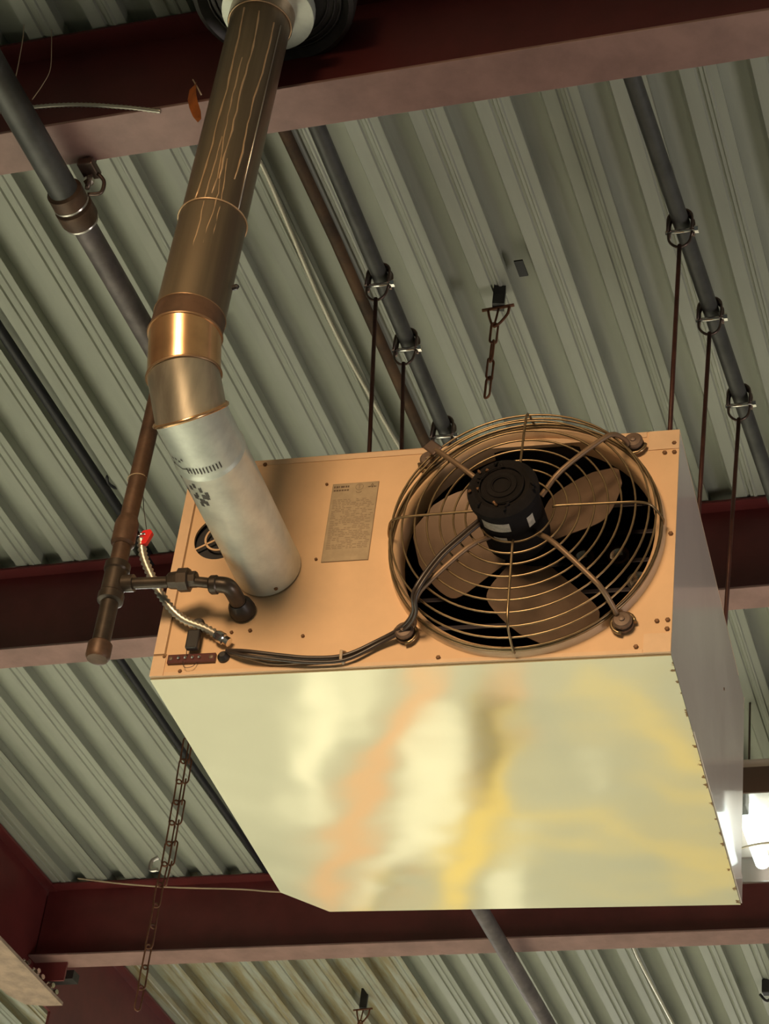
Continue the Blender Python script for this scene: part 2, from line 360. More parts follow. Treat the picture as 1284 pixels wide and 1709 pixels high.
# two strut pipes with clevises and rods that carry the heater
ZP = 3.845
def strut(cl, rods, xs, y0, y1, label, side):
    pts = [onz(u, v, ZP) for u, v in cl]
    a = pts[0]; b = pts[-1]; d = (b - a) / (b.y - a.y)
    P = lambda y: V((a.x + d.x * (y - a.y), y, ZP + 0.004))
    o = pipe_thing('hanger_pipe', label, 'pipe', [P(y0), P((y0 + y1) / 2), P(y1)], 0.021, 'greypipe', group='hanger pipes above the heater')
    for i, p in enumerate(pts):
        q = P(p.y)
        t = Thing('clevis_hanger', CL[side][i], 'hanger', q, group='clevis hangers on the two hanger pipes')
        # strap round the pipe, closed underneath by a bright cross bolt, with a small yoke below
        w = 0.030
        arc = [q + V((w * math.cos(a_), 0, 0.030 * math.sin(a_))) for a_ in [PI * k / 10 for k in range(11)]]
        pts2 = [q + V((w, 0, -0.040))] + arc + [q + V((-w, 0, -0.040))]
        bm = nb()
        for e in (-0.012, 0.012): tube(bm, [x_ + V((0, e, 0)) for x_ in pts2], 0.0035, 6)
        for A, B in zip(pts2, pts2[1:]):
            vs = [bm.verts.new(A + V((0, -.012, 0))), bm.verts.new(A + V((0, .012, 0))), bm.verts.new(B + V((0, .012, 0))), bm.verts.new(B + V((0, -.012, 0)))]
            bm.faces.new(vs)
        t.part('strap', bm, 'clevis')
        bz = q + V((0, -0.004, -0.036))
        t.part('cross_bolt', tube(nb(), [bz + V((-w - .006, 0, 0)), bz + V((w + .014, 0, 0))], 0.0055, 8), 'shiny')
        t.part('nut', lathe(nb(), bz + V((w + .006, 0, 0)), (1, 0, 0), [(.010, 0), (.010, .009)], 6), 'shiny')
        yk = [bz + V((-w, 0, 0)), bz + V((-w + .004, 0, -.03)), bz + V((-.008, 0, -.05)), bz + V((.010, 0, -.05)), bz + V((w - .006, 0, -.035)), bz + V((w, 0, 0))]
        t.part('yoke', tube(nb(), bez(yk, 4), 0.0035, 6), 'clevis')
        # rod
        ru, rv = rods[i]; e = ony(ru, rv, q.y + 0.0); top = bz + V((0, 0, -.046)); dr = (e - top).normalized()
        end = top + dr * ((top.z - (HO.z + HH + 0.012)) / -dr.z)
        end.x = min(max(end.x, HO.x + 0.3), HO.x + 1.02)
        zt = HO.z + HH + 0.012
        end = V((end.x, end.y, zt))
        t2 = Thing('threaded_rod', RD[side][i], 'rod', end, group='threaded rods carrying the heater')
        t2.part('rod', tube(nb(), [end, top], 0.0056, 8), 'rod')
        t2.part('nut', lathe(nb(), end + V((0, 0, -0.011)), (0, 0, 1), [(.012, 0), (.012, .011)], 6), 'clevis')
CL = {'R': ['bright-bolted clevis on the right-hand pipe, highest of its three', 'middle clevis of the right-hand pipe, with a bright cross bolt', 'lowest clevis on the right-hand pipe, close to the picture edge'],
      'L': ['highest of the three clevises on the pipe left of the short chain', 'middle clevis on the pipe left of the short chain', 'clevis half hidden behind the top of the fan guard']}
RD = {'R': ['longest thin rusty rod, ending at the heater\'s upper right corner', 'thin dark red rod just right of the heater\'s upper corner', 'thin rod nearest the right edge, in front of the red beam'],
      'L': ['leftmost thin dark rod reaching the heater top', 'second thin dark rod from the left, reaching the heater top', 'rod hidden behind the fan guard below its clevis']}
strut([(1137, 372), (1190, 518), (1235, 662)], [(1135, 712), (1168, 835), (1213, 1010)], 0, 3.30, 5.25, 'dark pipe with three clevises above the heater\'s right end', 'R')
strut([(634, 462), (678, 570), (741, 715)], [(608, 750), (661, 748), (742, 790)], 0, 3.30, 5.25, 'dark pipe with three clevises left of the short rusty chain', 'L')

# rusty bar, and black strips added where deck grooves look dark, left of the left pipe
pipe_thing('rusty_bar', 'dark rusty bar lying along the deck between flue and left hanger pipe', 'bar', [onz(425, 120, HDK - .022), onz(478, 225, HDK - .022), onz(560, 400, HDK - .022), onz(705, 728, HDK - .022), onz(765, 850, HDK - .022)], 0.016, 'darkrust')
pipe_thing('groove_strip', 'black strip standing for a dark deck groove at the left picture edge', 'bar', [onz(-60, 455, HDK - .0), onz(0, 550, HDK - .0), onz(205, 860, HDK - .0), onz(300, 1010, HDK)], 0.016, 'black')
pipe_thing('groove_strip', 'black bar in a deck groove beside the heater\'s lower left edge', 'bar', [onz(190, 1085, HDK + .005), onz(330, 1290, HDK + .005), onz(450, 1460, HDK + .005)], 0.013, 'black')
# thin pale armoured cable
def cable(name, label, pts, rad, m, cat='cable', rib=0):
    P = bez(pts, 14); bm = nb()
    if rib:
        L = [0]
        for a, b in zip(P, P[1:]): L.append(L[-1] + (b - a).length)
        n = int(L[-1] / rib); Q = []; R_ = []
        import bisect
        for k in range(2 * n + 1):
            s = L[-1] * k / (2 * n); i = min(max(bisect.bisect_right(L, s) - 1, 0), len(P) - 2)
            tt = (s - L[i]) / max(L[i + 1] - L[i], 1e-9); Q.append(P[i].lerp(P[i + 1], tt)); R_.append(rad * (1.12 if k % 2 else 0.86))
        tube(bm, Q, R_, 8)
    else: tube(bm, P, rad, 8)
    c = V(pts[len(pts) // 2]); o = obj(name, bm, m, org=c, smooth=60); tag(o, label, cat); return o
zc = HDK - 0.012
cable('armoured_cable', 'thin pale cable running down the deck right of the flue', [onz(u, v, zc) for u, v in ((380, 160), (443, 288), (470, 350), (525, 480), (570, 575), (620, 665), (668, 748), (740, 860))], 0.0058, 'whitecable', rib=0.012)
cable('pale_cable', 'thin pale cable on the deck under the heater\'s lower right', [onz(u, v, zc) for u, v in ((1050, 1560), (1064, 1596), (1095, 1655), (1130, 1720))], 0.0065, 'whitecable')
cable('flexible_conduit', 'pale flexible conduit lying across the nearest beam at upper left', [V(p) for p in (ony(-30, 190, 3.165), ony(58, 179, 3.15), ony(130, 175, 3.15), ony(205, 179, 3.155), ony(268, 186, 3.165))], 0.0055, 'flex', rib=0.012)
cable('loose_wire', 'hair-thin loose wire hanging at the upper left beside the thick pipe', [onz(40, 42, HDK - .001), ony(38, 65, 3.1), ony(32, 100, 3.1), ony(26, 130, 3.1)], 0.0012, 'string', cat='wire')
cable('loose_wire', 'hair-thin curved wire hanging over the upper left of the nearest beam', [onz(86, 50, HDK - .001), ony(86, 75, 3.1), ony(84, 115, 3.1), ony(72, 140, 3.1), ony(54, 166, 3.1)], 0.0010, 'string', cat='wire')
cable('thin_wire', 'thin pale wire sagging in front of the farthest beam', [ony(u, v, 7.40) for u, v in ((130, 1466), (205, 1475), (290, 1481), (400, 1484), (480, 1489), (700, 1492))], 0.0035, 'string', cat='wire')

# small dark bracket / orange ribbon on the nearest beam
p = ony(330, 175, 3.15)
t = Thing('orange_ribbon', 'curled orange ribbon caught on the nearest beam left of the flue', 'ribbon', p)
bm = nb(); L = []
for (du, dv, wd_) in ((-2, -35, .003), (-7, -26, .010), (-8, -10, .013), (-5, 4, .013), (0, 18, .012), (4, 28, .006)):
    q = ony(330 + du, 175 + dv, 3.148); L.append((q + V((-wd_, 0, 0)), q + V((wd_, -.006 - wd_ * .5, 0))))
for s in (0, .0015):
    vs = [[bm.verts.new(a + V((0, s, 0))), bm.verts.new(b + V((0, s, 0)))] for a, b in L]
    for a, b in zip(vs, vs[1:]): bm.faces.new((a[0], a[1], b[1], b[0]))
t.part('ribbon', bm, 'orange')
t.part('tie', tube(nb(), [ony(322, 133, 3.15), ony(328, 143, 3.148), ony(336, 158, 3.145)], 0.0018, 6), 'string')

# ---- chains
def link(c, ax, side, L, w, r_):
    """one oval chain link centred at c, long axis ax"""
    ax, side = V(ax).normalized(), V(side).normalized(); side = (side - ax * side.dot(ax)).normalized(); pts = []
    h = L / 2 - w / 2
    for k in range(7): a = PI * k / 6; pts.append(c + ax * (h + math.sin(a) * w / 2) + side * math.cos(a) * w / 2)
    for k in range(7): a = PI + PI * k / 6; pts.append(c + ax * (-h + math.sin(a) * w / 2) + side * math.cos(a) * w / 2)
    return tube(nb(), pts, r_, 6, closed=True)
def chain(t, a, b, n, L, w, r_, m, tw=0.0):
    a, b = V(a), V(b); d = b - a; st = d / n
    for i in range(n):
        c = a + st * (i + .5); s = V((1, 0.25, 0)) if i % 2 == 0 else V((-0.25, 1, 0))
        s = M.Rotation(tw * (i + 1) * 0.6, 3, 'Z') @ s
        t.part('chain_link', link(c, d, s, min(L, st.length * 1.28), w, r_), m)
# short chain from a toggle in the deck
def toggle_chain(u, v, pts, label, n, deckz=HDK, w=0.018):
    p = onz(u, v, deckz - 0.02)
    t = Thing('short_chain', label, 'chain', p, group='short chains hanging from the deck')
    t.part('bracket', box(nb(), p + V((-.016, -.016, -.045)), p + V((.016, .016, .045)), M.Rotation(.25, 3, 'Z')), 'blackpl')
    q = p + V((0, 0, -.048))
    t.part('cross_pin', tube(nb(), [q + V((-.044, .0, -.002)), q + V((.044, .0, .004))], .0045, 8), 'rust')
    e = q + V((-.004, 0, -.062))
    t.part('shackle', tube(nb(), bez([q + V((-.028, 0, 0)), q + V((-.020, 0, -.035)), e + V((0, 0, -.004)), q + V((.026, 0, -.03)), q + V((.032, 0, 0))], 4), .0038, 6), 'rust')
    t.part('hook', tube(nb(), [q + V((.002, 0, .0)), q + V((-.002, 0, -.035)), e + V((-.002, 0, 0))], .003, 6), 'rust')
    f2 = ony(*pts, p.y)
    chain(t, e + V((0, 0, .004)), f2, n, .07, w, .0034, 'rust', .35)
    return t
toggle_chain(834, 492, (813, 662), 'short rusty chain hanging from a toggle in the deck above the fan', 4)
toggle_chain(608, 1668, (596, 1745), 'stub of rusty chain hanging from the deck at the bottom edge', 2)
p = onz(1281, 1648, HDK - .03)
t = Thing('deck_hanger', 'small black hanger bracket at the lower right picture edge', 'hanger', p)
t.part('bracket', box(nb(), p + V((-.02, -.02, -.03)), p + V((.02, .02, .03))), 'blackpl', bevel=.004)
t.part('hook', tube(nb(), bez([p + V((-.03, 0, -.03)), p + V((0, 0, -.06)), p + V((.03, 0, -.03)), p + V((.02, 0, 0))], 4), .006, 6), 'blackpl')
p = onz(870, 447, HDK + .002)
o = obj('deck_slot', box(nb(), p + V((-.012, -.03, -.004)), p + V((.012, .03, .001))), 'black', org=p); tag(o, 'small black rectangular patch standing for a slot in the deck right of the short chain', 'clip')  # black box drawn in place of a hole in the deck
p = onz(185, 802, HDK)
o = obj('black_tab', tube(nb(), bez([p + V((0, -.03, -.002)), p + V((-.006, 0, -.010)), p + V((.004, .04, -.004))], 4), [.002] + [.005] * 7 + [.002], 6), 'black', org=p); tag(o, 'tiny black curved tab on the deck left of the gas pipe', 'clip')
# long double chain, lower left
a = onz(311, 1232, HDK - .01); t = Thing('long_chain', 'long doubled rusty chain hanging left of the heater, in front of the farthest beam', 'chain', a)
Y0 = a.y
def yy(v): return Y0 
n_l = 13; P_ = [(311, 1236), (302, 1290), (292, 1350), (283, 1400), (276, 1440), (266, 1480), (258, 1530), (250, 1572), (243, 1607), (236, 1650), (229, 1683)]
def along(s):
    k = s * (len(P_) - 1); i = min(int(k), len(P_) - 2); ff = k - i
    return (P_[i][0] * (1 - ff) + P_[i + 1][0] * ff, P_[i][1] * (1 - ff) + P_[i + 1][1] * ff)
vs_ = [1236 + (1683 - 1236) * i / n_l for i in range(n_l + 1)]
def uv_at(v):
    for (u0, v0), (u1, v1) in zip(P_, P_[1:]):
        if v0 <= v <= v1: return u0 + (u1 - u0) * (v - v0) / (v1 - v0)
    return P_[-1][0]
pts_ = [ony(uv_at(v), v, Y0) for v in vs_]
for i, (A, B) in enumerate(zip(pts_, pts_[1:])):
    s = V((1, .2, 0)) if i % 2 else V((.55, 1, 0))
    t.part('chain_link', link((A + B) / 2, B - A, s, (B - A).length * 1.2, .024, .0032), 'rust')
for i in range(7):                                     # the doubled upper run
    A, B = pts_[i] + V((.014, .02, .012)), pts_[i + 1] + V((.014, .02, .012))
    s = V((1, -.2, 0)) if i % 2 else V((-.5, 1, 0))
    t.part('chain_link', link((A + B) / 2, B - A, s, (B - A).length * 1.2, .024, .0032), 'rust')
q = ony(262, 1443, Y0)
t.part('snap_hook', tube(nb(), bez([q + V((.0, 0, .03)), q + V((-.022, 0, .015)), q + V((-.020, 0, -.02)), q + V((.008, 0, -.02))], 5), .007, 8), 'zinc')

# ---- light fixture at the right edge, facing down
LX0, LX1, LY0, LY1, LZ = -1.28, -0.56, 6.14, 6.72, 3.60
t = Thing('strip_light', 'bright fluorescent fitting with clear lens at the right picture edge', 'light', (-.9, 6.4, LZ))
t.part('housing', box(nb(), (LX0, LY0, LZ + .06), (LX1, LY1, LZ + .10)), 'side', bevel=.01)
for k in range(5):
    x = LX0 + .10 + k * .13
    lt = t.part('tube', tube(nb(), [(x, LY0 + .17, LZ + .02), (x, LY1 - .04, LZ + .02)], .026, 12), 'tube', smooth=50)
    t.part('lamp_holder', box(nb(), (x - .020, LY0 + .10, LZ - .008), (x + .020, LY0 + .169, LZ + .058)), 'blackpl', bevel=.004)
t.part('reflector_end', box(nb(), (LX0 + .01, LY0 + .01, LZ + .03), (LX1 - .01, LY0 + .095, LZ + .058)), 'zinc', bevel=.008)
box(bm := nb(), (LX0 - .004, LY0 - .004, LZ - .030), (LX1 + .004, LY1 + .004, LZ - .026)); t.part('lens', bm, 'lens', bevel=.001)
for (lo, hi) in (((LX0 - .012, LY0 - .012, LZ - .032), (LX0 - .0045, LY1 + .012, LZ + .06)), ((LX1 + .0045, LY0 - .012, LZ - .032), (LX1 + .012, LY1 + .012, LZ + .06)),
                 ((LX0 - .004, LY0 - .012, LZ - .032), (LX1 + .004, LY0 - .0045, LZ + .06)), ((LX0 - .004, LY1 + .0045, LZ - .032), (LX1 + .004, LY1 + .012, LZ + .06))):
    t.part('frame_rail', box(nb(), lo, hi), 'clevis')
for x in (LX0 + .1, LX1 - .1): t.part('hanger_rod', tube(nb(), [(x, 6.4, LZ + .10), (x, 6.4, HDK)], .004, 6), 'clevis')
cable('lamp_cord', 'thin white cord running under the strip light at the right edge', [V(p) for p in (onz(1230, 1418, 3.50), onz(1250, 1412, 3.50), onz(1270, 1408, 3.50), onz(1300, 1405, 3.50))], .004, 'whitecable', cat='cord')

# ================================================================ heater
H = Thing('unit_heater', 'large tan and cream gas unit heater with a round fan guard, hung under the deck', 'heater', HO, rot=HR)
FC = V((0.787, 0, 0.297)); FR_ = 0.272
def holed(W0, H0, x0, z0, holes, y0, y1):
    bm = nb(); loops = []
    def lp(pts):
        vs = [bm.verts.new((x, y0, z)) for x, z in pts]; return [bm.edges.new((vs[i], vs[(i + 1) % len(vs)])) for i in range(len(vs))]
    ed = lp([(x0, z0), (x0 + W0, z0), (x0 + W0, z0 + H0), (x0, z0 + H0)])
    for (cx, cz, r_) in holes: ed += lp([(cx + r_ * math.cos(2 * PI * k / 48), cz + r_ * math.sin(2 * PI * k / 48)) for k in range(48)])
    bmesh.ops.triangle_fill(bm, edges=ed, use_beauty=True)
    res = bmesh.ops.extrude_face_region(bm, geom=bm.faces[:])
    bmesh.ops.translate(bm, verts=[e for e in res['geom'] if isinstance(e, bmesh.types.BMVert)], vec=(0, y1 - y0, 0))
    return bm
VC = (0.098, 0.355)
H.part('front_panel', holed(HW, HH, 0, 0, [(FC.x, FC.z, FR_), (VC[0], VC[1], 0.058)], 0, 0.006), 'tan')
box_z = 0.0
bp = fl_poly(nb(), [(0, .0062), (HW, .0062), (HW, HD), (0.095, HD), (0, HD - 0.105)], -0.004, 0.0)
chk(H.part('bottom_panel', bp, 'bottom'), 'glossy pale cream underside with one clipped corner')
box(bm := nb(), (0.0, .0062, HH - .004), (HW, HD - .11, HH)); H.part('top_panel', bm, 'tan2')
box(bm := nb(), (HW - .004, .0062, .0002), (HW, HD, HH - .0045)); chk(H.part('side_panel', bm, 'side'), 'grey-beige right side panel')
box(bm := nb(), (0, .0062, .0002), (.004, HD - .105, HH - .0045)); H.part('side_panel', bm, 'side')
# raised seam flap along the lower edge of the right side panel
bm = nb(); a_, b_ = (0.22, .050), (HD - .01, .105)
vs = [bm.verts.new((HW + .003, y, z)) for y, z in ((0.30, .0), (HD, .0), (HD, .07), (0.40, .030))]; vs2 = [bm.verts.new((HW + .0005, v.co.y, v.co.z)) for v in vs]
bm.faces.new(vs); bm.faces.new(vs2[::-1])
for i in range(4): bm.faces.new((vs[i], vs2[i], vs2[(i + 1) % 4], vs[(i + 1) % 4]))
H.part('seam_flap', bm, 'side')
# back: frame and louvre slats
for k in range(9):
    z = .05 + k * .055
    H.part('louvre_slat', box(nb(), (.10, HD - .03, z), (HW - .01, HD + .01, z + .006), M.Rotation(-.6, 3, 'X')), 'tan2')
box(bm := nb(), (0.0945, HD - .006, .0), (HW, HD, .035)); H.part('back_rail', bm, 'tan2')
box(bm := nb(), (0.0945, HD - .006, HH - .03), (HW, HD, HH)); H.part('back_rail', bm, 'tan2')
# inside
box(bm := nb(), (.42, .60, .01), (HW - .01, .62, HH - .01)); H.part('inner_bulkhead', bm, 'black')
box(bm := nb(), (.40, .04, .01), (.42, .60, HH - .01)); H.part('inner_bulkhead', bm, 'black')
box(bm := nb(), (HW - .012, .02, .005), (HW - .006, .60, HH - .01)); H.part('inner_liner', bm, 'black')
box(bm := nb(), (.42, .02, .0015), (HW - .012, .60, .006)); H.part('inner_liner', bm, 'black')
box(bm := nb(), (.42, .02, HH - .010), (HW - .012, .60, HH - .0055)); H.part('inner_liner', bm, 'black')
for k in range(7):
    z = .04 + k * .075
    H.part('exchanger_fin', box(nb(), (.425, .16, z), (HW - .015, .50, z + .012)), 'fin', bevel=.002)
for (x, y, z) in ((.955, .15, .345), (1.0, .15, .275), (.88, .15, .345), (.74, .15, .06)):
    H.part('tube_end', lathe(nb(), (x, y, z), (0, -1, 0), [(.022, 0), (.024, .012), (.018, .012), (.018, .0)], 16), 'shiny', smooth=30)
# seams and trims on the front face
def plate(name, x0, z0, x1, z1, m='tan2', y=-.0022, y1=-.0002): return H.part(name, box(nb(), (x0, y, z0), (x1, y1, z1)), m)
plate('edge_strip', .0, .055, .024, HH)
plate('seam_gap', .0245, .055, .0275, HH - .012, 'seam', -.0006)
plate('edge_strip', .0, .0, .030, .050)
plate('seam_gap', .0, .0505, .030, .0545, 'seam', -.0006)
plate('edge_strip', .030, HH - .014, 1.03, HH, y=-.0016)
plate('corner_tab', 1.035, HH - .050, HW, HH)
plate('corner_tab', 1.045, .0, HW, .045)
plate('edge_strip', .031, .0, 1.044, .009, y=-.0014)
# data label with printed lines
P1, P2, P3, P4 = [fr(u, v) for u, v in ((558, 808), (634, 806), (610, 936), (532, 936))]
lx0, lx1, lz1, lz0 = .342, .447, .480, .270
dl = plate('data_label', lx0, lz0, lx1, lz1, 'seam', -.0016)
MT['paper'] = mat('yellowed_label', (0.43, 0.33, 0.21), 0.5, 0, 0.18, 30)
MT['ink'] = mat('label_ink', (0.12, 0.075, 0.045), 0.6)
MT['ink2'] = mat('faded_label_ink', (0.27, 0.20, 0.13), 0.6)
dl.data.materials.clear(); dl.data.materials.append(MT['ink2'])
box(bm := nb(), (lx0 + .0012, -.0021, lz0 + .0012), (lx1 - .0012, -.0017, lz1 - .0012)); H.part('paper', bm, 'paper', parent=dl)
bm = nb(); zz = lz1 - .046
def ib(bm, x0, z0, x1, z1): box(bm, (x0, -.00235, z0), (x1, -.00215, z1))
random.seed(11)
while zz > lz0 + .030:
    x = lx0 + .006
    while x < lx1 - .01:
        w = random.uniform(.004, .012)
        if random.random() < .78: ib(bm, x, zz, min(x + w, lx1 - .004), zz + .0018)
        x += w + .0022
    zz -= .0045
o_ = H.part('small_print', bm, 'ink2', parent=dl); o_['kind'] = 'stuff'
bm = nb(); zt = lz1 - .012
for k, w in enumerate((.004, .005, .003, .006, .004, .005, .004)): ib(bm, lx0 + .004 + k * .0052, zt, lx0 + .004 + k * .0052 + w * .8, zt + .0050)
for k in range(6): ib(bm, lx0 + .004 + k * .006, zt - .009, lx0 + .004 + k * .006 + .0046, zt - .005)
H.part('heading', bm, 'ink', parent=dl)
# round seal with a flame-like mark, and an arrow-head emblem with wings
bm = nb(); cx, cz = lx0 + .062, lz1 - .012
tube(bm, [(cx + .0085 * math.cos(a), -.0022, cz + .0085 * math.sin(a)) for a in [2 * PI * k / 20 for k in range(20)]], .0005, 4, closed=True)
ib(bm, cx - .0008, cz - .005, cx + .0008, cz + .006); ib(bm, cx - .005, cz + .004, cx + .005, cz + .0052)
tube(bm, [(cx + .006 * math.cos(a), -.0022, cz - .012 + .004 * math.sin(a)) for a in [PI + PI * k / 8 for k in range(9)]], .0006, 4)
H.part('seal', bm, 'ink2', parent=dl)
bm = nb(); cx, cz = lx0 + .091, lz1 - .010
def tri(pts):
    a = [bm.verts.new((cx + x, -.0024, cz + z)) for x, z in pts]; bm.faces.new(a)
tri([(-.0042, -.003), (0, .006), (-.0006, .001)]); tri([(.0042, -.003), (.0006, .001), (0, .006)]); tri([(-.0105, -.003), (-.003, -.002), (-.0035, -.0052), (-.008, -.0052)]); tri([(.0105, -.003), (.003, -.002), (.0035, -.0052), (.008, -.0052)]); tri([(-.0025, -.003), (0, -.001), (.0025, -.003), (0, -.0075)])
H.part('emblem', bm, 'ink', parent=dl)
# small round vent
bm = nb(); box(bm, (VC[0] - .07, .014, VC[1] - .07), (VC[0] + .07, .016, VC[1] + .07)); H.part('vent_back', bm, 'black')
bm = nb()
for r0 in (.0575, .036):
    for k in range(40):
        pass
def ann(bm, c, r0, r1, y0, y1, seg=40):
    Rr = [[bm.verts.new((c[0] + r_ * math.cos(2 * PI * k / seg), y, c[1] + r_ * math.sin(2 * PI * k / seg))) for k in range(seg)] for r_, y in ((r0, y0), (r1, y0), (r1, y1), (r0, y1))]
    for j in range(4):
        A, B = Rr[j], Rr[(j + 1) % 4]
        for k in range(seg): bm.faces.new((A[k], A[(k + 1) % seg], B[(k + 1) % seg], B[k]))
ann(bm, VC, .030, .0345, .0005, .0035)
for a in (PI / 4 - .3, 3 * PI / 4 - .3, 5 * PI / 4 - .3, 7 * PI / 4 - .3):
    d = V((math.cos(a), 0, math.sin(a))); c = V((VC[0], .002, VC[1])); box(bm, c + V((.0, -.0015, -.0022)), c + V((.0595, .0015, .0022)), M.Rotation(-a, 3, 'Y'), c)
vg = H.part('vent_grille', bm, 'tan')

# venturi ring: rolled sheet rim round the fan opening
bm = nb(); lathe(bm, FC, (0, -1, 0), [(.2725, -.045), (.2715, -.002), (.2725, .008), (.277, .016), (.284, .018), (.290, .012), (.294, .0005), (.2945, -.0)], 72, cap=False)
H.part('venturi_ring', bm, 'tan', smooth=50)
# fan blades
hub = V((FC.x, .03, FC.z))
fan = H.part('fan_hub', lathe(nb(), hub, (0, -1, 0), [(.05, -.02), (.05, .012), (.035, .022)], 28), 'motor', smooth=30)
def blade(th):
    bm = nb(); N, K = 16, 12; g_ = []
    e_r = V((math.cos(th), 0, math.sin(th))); e_t = V((-math.sin(th), 0, math.cos(th))); e_y = V((0, 1, 0))
    for i in range(N + 1):
        s = i / N; rr = .045 + s * .216; row = []
        w = (.045 + .078 * math.sin(min(s * 1.5, 1) * PI / 2)) * (math.sqrt(max(1 - max((s - .55) / .45, 0) ** 2.2, 0.0)) if s > .55 else 1)
        w = max(w, .012)
        for k in range(K + 1):
            t_ = (k / K * 2 - 1) * w
            pit = 0.50
            row.append(bm.verts.new(hub + e_r * (rr - .35 * t_ * t_ / .1 * s) + e_t * (t_ * math.cos(pit) + .022 * s) + e_y * (t_ * math.sin(pit) + .9 * t_ * t_ - .004)))
        g_.append(row)
    for a, b in zip(g_, g_[1:]):
        for k in range(K): bm.faces.new((a[k], a[k + 1], b[k + 1], b[k]))
    res = bmesh.ops.extrude_face_region(bm, geom=bm.faces[:])
    bmesh.ops.translate(bm, verts=[e for e in res['geom'] if isinstance(e, bmesh.types.BMVert)], vec=(0, .0022, 0))
    return bm
for th in (43, 162, 280): H.part('fan_blade', blade(math.radians(th)), 'blade', smooth=40)
# motor
mb = V((FC.x - .012, -.010, FC.z))
mo = H.part('motor', lathe(nb(), mb, (0, -1, 0), [(.060, 0), (.068, .012), (.068, .150), (.074, .152), (.074, .168), (.066, .176), (.058, .180), (.050, .176), (.036, .178), (.030, .183), (.022, .183), (.018, .180), (.004, .182)], 48), 'motor', smooth=32)
for r0 in (.046, .031, .019): 
    bm = nb(); tube(bm, [mb + V((r0 * math.cos(a), -.182, r0 * math.sin(a))) for a in [2 * PI * k / 36 for k in range(36)]], .0016, 6, closed=True); H.part('cap_ridge', bm, 'motor', parent=mo)
def sticker(a0, a1, y0, y1):
    bm = nb(); n = 10; L = []
    for i in range(n + 1):
        a = math.radians(a0 + (a1 - a0) * i / n); d = V((math.cos(a), 0, math.sin(a)))
        L.append([bm.verts.new(mb + d * .0686 + V((0, y, 0))) for y in (y0, y1)])
    for p, q in zip(L, L[1:]): bm.faces.new((p[0], p[1], q[1], q[0]))
    H.part('sticker', bm, 'sticker', parent=mo)
sticker(228, 280, -.138, -.112); sticker(312, 326, -.132, -.10); sticker(244, 268, -.092, -.078)
# clumps of lint on the motor end cap
for k in range(14):
    a = random.uniform(0, 2 * PI); rr = random.uniform(.045, .070); p = mb + V((rr * math.cos(a), -.178, rr * math.sin(a)))
    tube(bm := nb(), [p, p + V((random.uniform(-.01, .01), -.006, random.uniform(-.01, .01)))], .003, 5); H.part('lint', bm, 'screw' if k % 3 == 0 else 'motor', parent=mo)
# guard: rings, spokes, arms
prof = [(.287, .004), (.288, .028), (.281, .055), (.271, .080), (.245, .091), (.217, .094), (.190, .096), (.162, .098), (.133, .100), (.107, .102), (.080, .103)]
gd = None
for i, (r0, y) in enumerate(prof):
    bm = nb(); rad = .0042 if i == 0 else .0023
    pts = [FC + V((r0 * math.cos(a), -y - (.0 if i else .016), r0 * math.sin(a))) for a in [2 * PI * k / 72 for k in range(72)]]
    tube(bm, pts, rad, 6, closed=True)
    if gd is None: gd = H.part('fan_guard', bm, 'wire')
    else: H.part('guard_ring', bm, 'wire', parent=gd)
def spoke(a, rad, m, inner=.078, name='guard_spoke', off=.0035):
    d = V((math.cos(a), 0, math.sin(a))); pts = [FC + d * (r0 + (off if y < .06 else 0)) + V((0, -y - (off if y >= .08 else 0) , 0)) for r0, y in prof][::-1]
    pts = [FC + d * inner + V((0, -.103, 0))] + pts[0:] 
    pts[-1] = FC + d * .288 + V((0, -.010, 0))
    return H.part(name, tube(nb(), bez(pts, 3), rad, 8), m, parent=gd)
for dg in (2, 90, 178, 270): spoke(math.radians(dg), .0028, 'wire')
bolts = [(1.006, .524), (1.004, .067), (.553, .069), (.56, .515)]
for (bx, bz_) in bolts:
    a = math.atan2(bz_ - FC.z, bx - FC.x); d = V((math.cos(a), 0, math.sin(a))); R1 = math.hypot(bz_ - FC.z, bx - FC.x)
    pts = [FC + d * .066 + V((0, -.085, 0)), FC + d * .13 + V((0, -.108, 0)), FC + d * .235 + V((0, -.100, 0)), FC + d * .272 + V((0, -.086, 0)), FC + d * .296 + V((0, -.045, 0)), FC + d * .302 + V((0, -.016, 0)), FC + d * R1 + V((0, -.012, 0))]
    H.part('motor_arm', tube(nb(), bez(pts, 4), .0058, 8), 'arm', smooth=50)
    c = V((bx, 0, bz_))
    bt_ = H.part('mounting_bolt', lathe(nb(), c, (0, -1, 0), [(.019, 0.0), (.021, .006), (.021, .012), (.017, .013), (.017, .017), (.020, .019), (.020, .024), (.016, .027), (.006, .028), (.006, .031), (.002, .032)], 28), 'bolt', smooth=28)
    a0 = math.atan2(FC.z - bz_, FC.x - bx)
    ey = [c + V((.024 * math.cos(a0 + q), -.011, .024 * math.sin(a0 + q))) for q in [(-2.3 + 4.6 * k / 12) for k in range(13)]]
    H.part('arm_eye', tube(nb(), ey, .0042, 6), 'wire', parent=bt_)
# clamp plate on the upper left arm
c = FC + V((-.198, -.094, .190)); 
H.part('clamp_plate', box(nb(), c + V((-.018, -.003, -.014)), c + V((.018, .003, .014)), M.Rotation(.75, 3, 'Y')), 'clevis', bevel=.004)
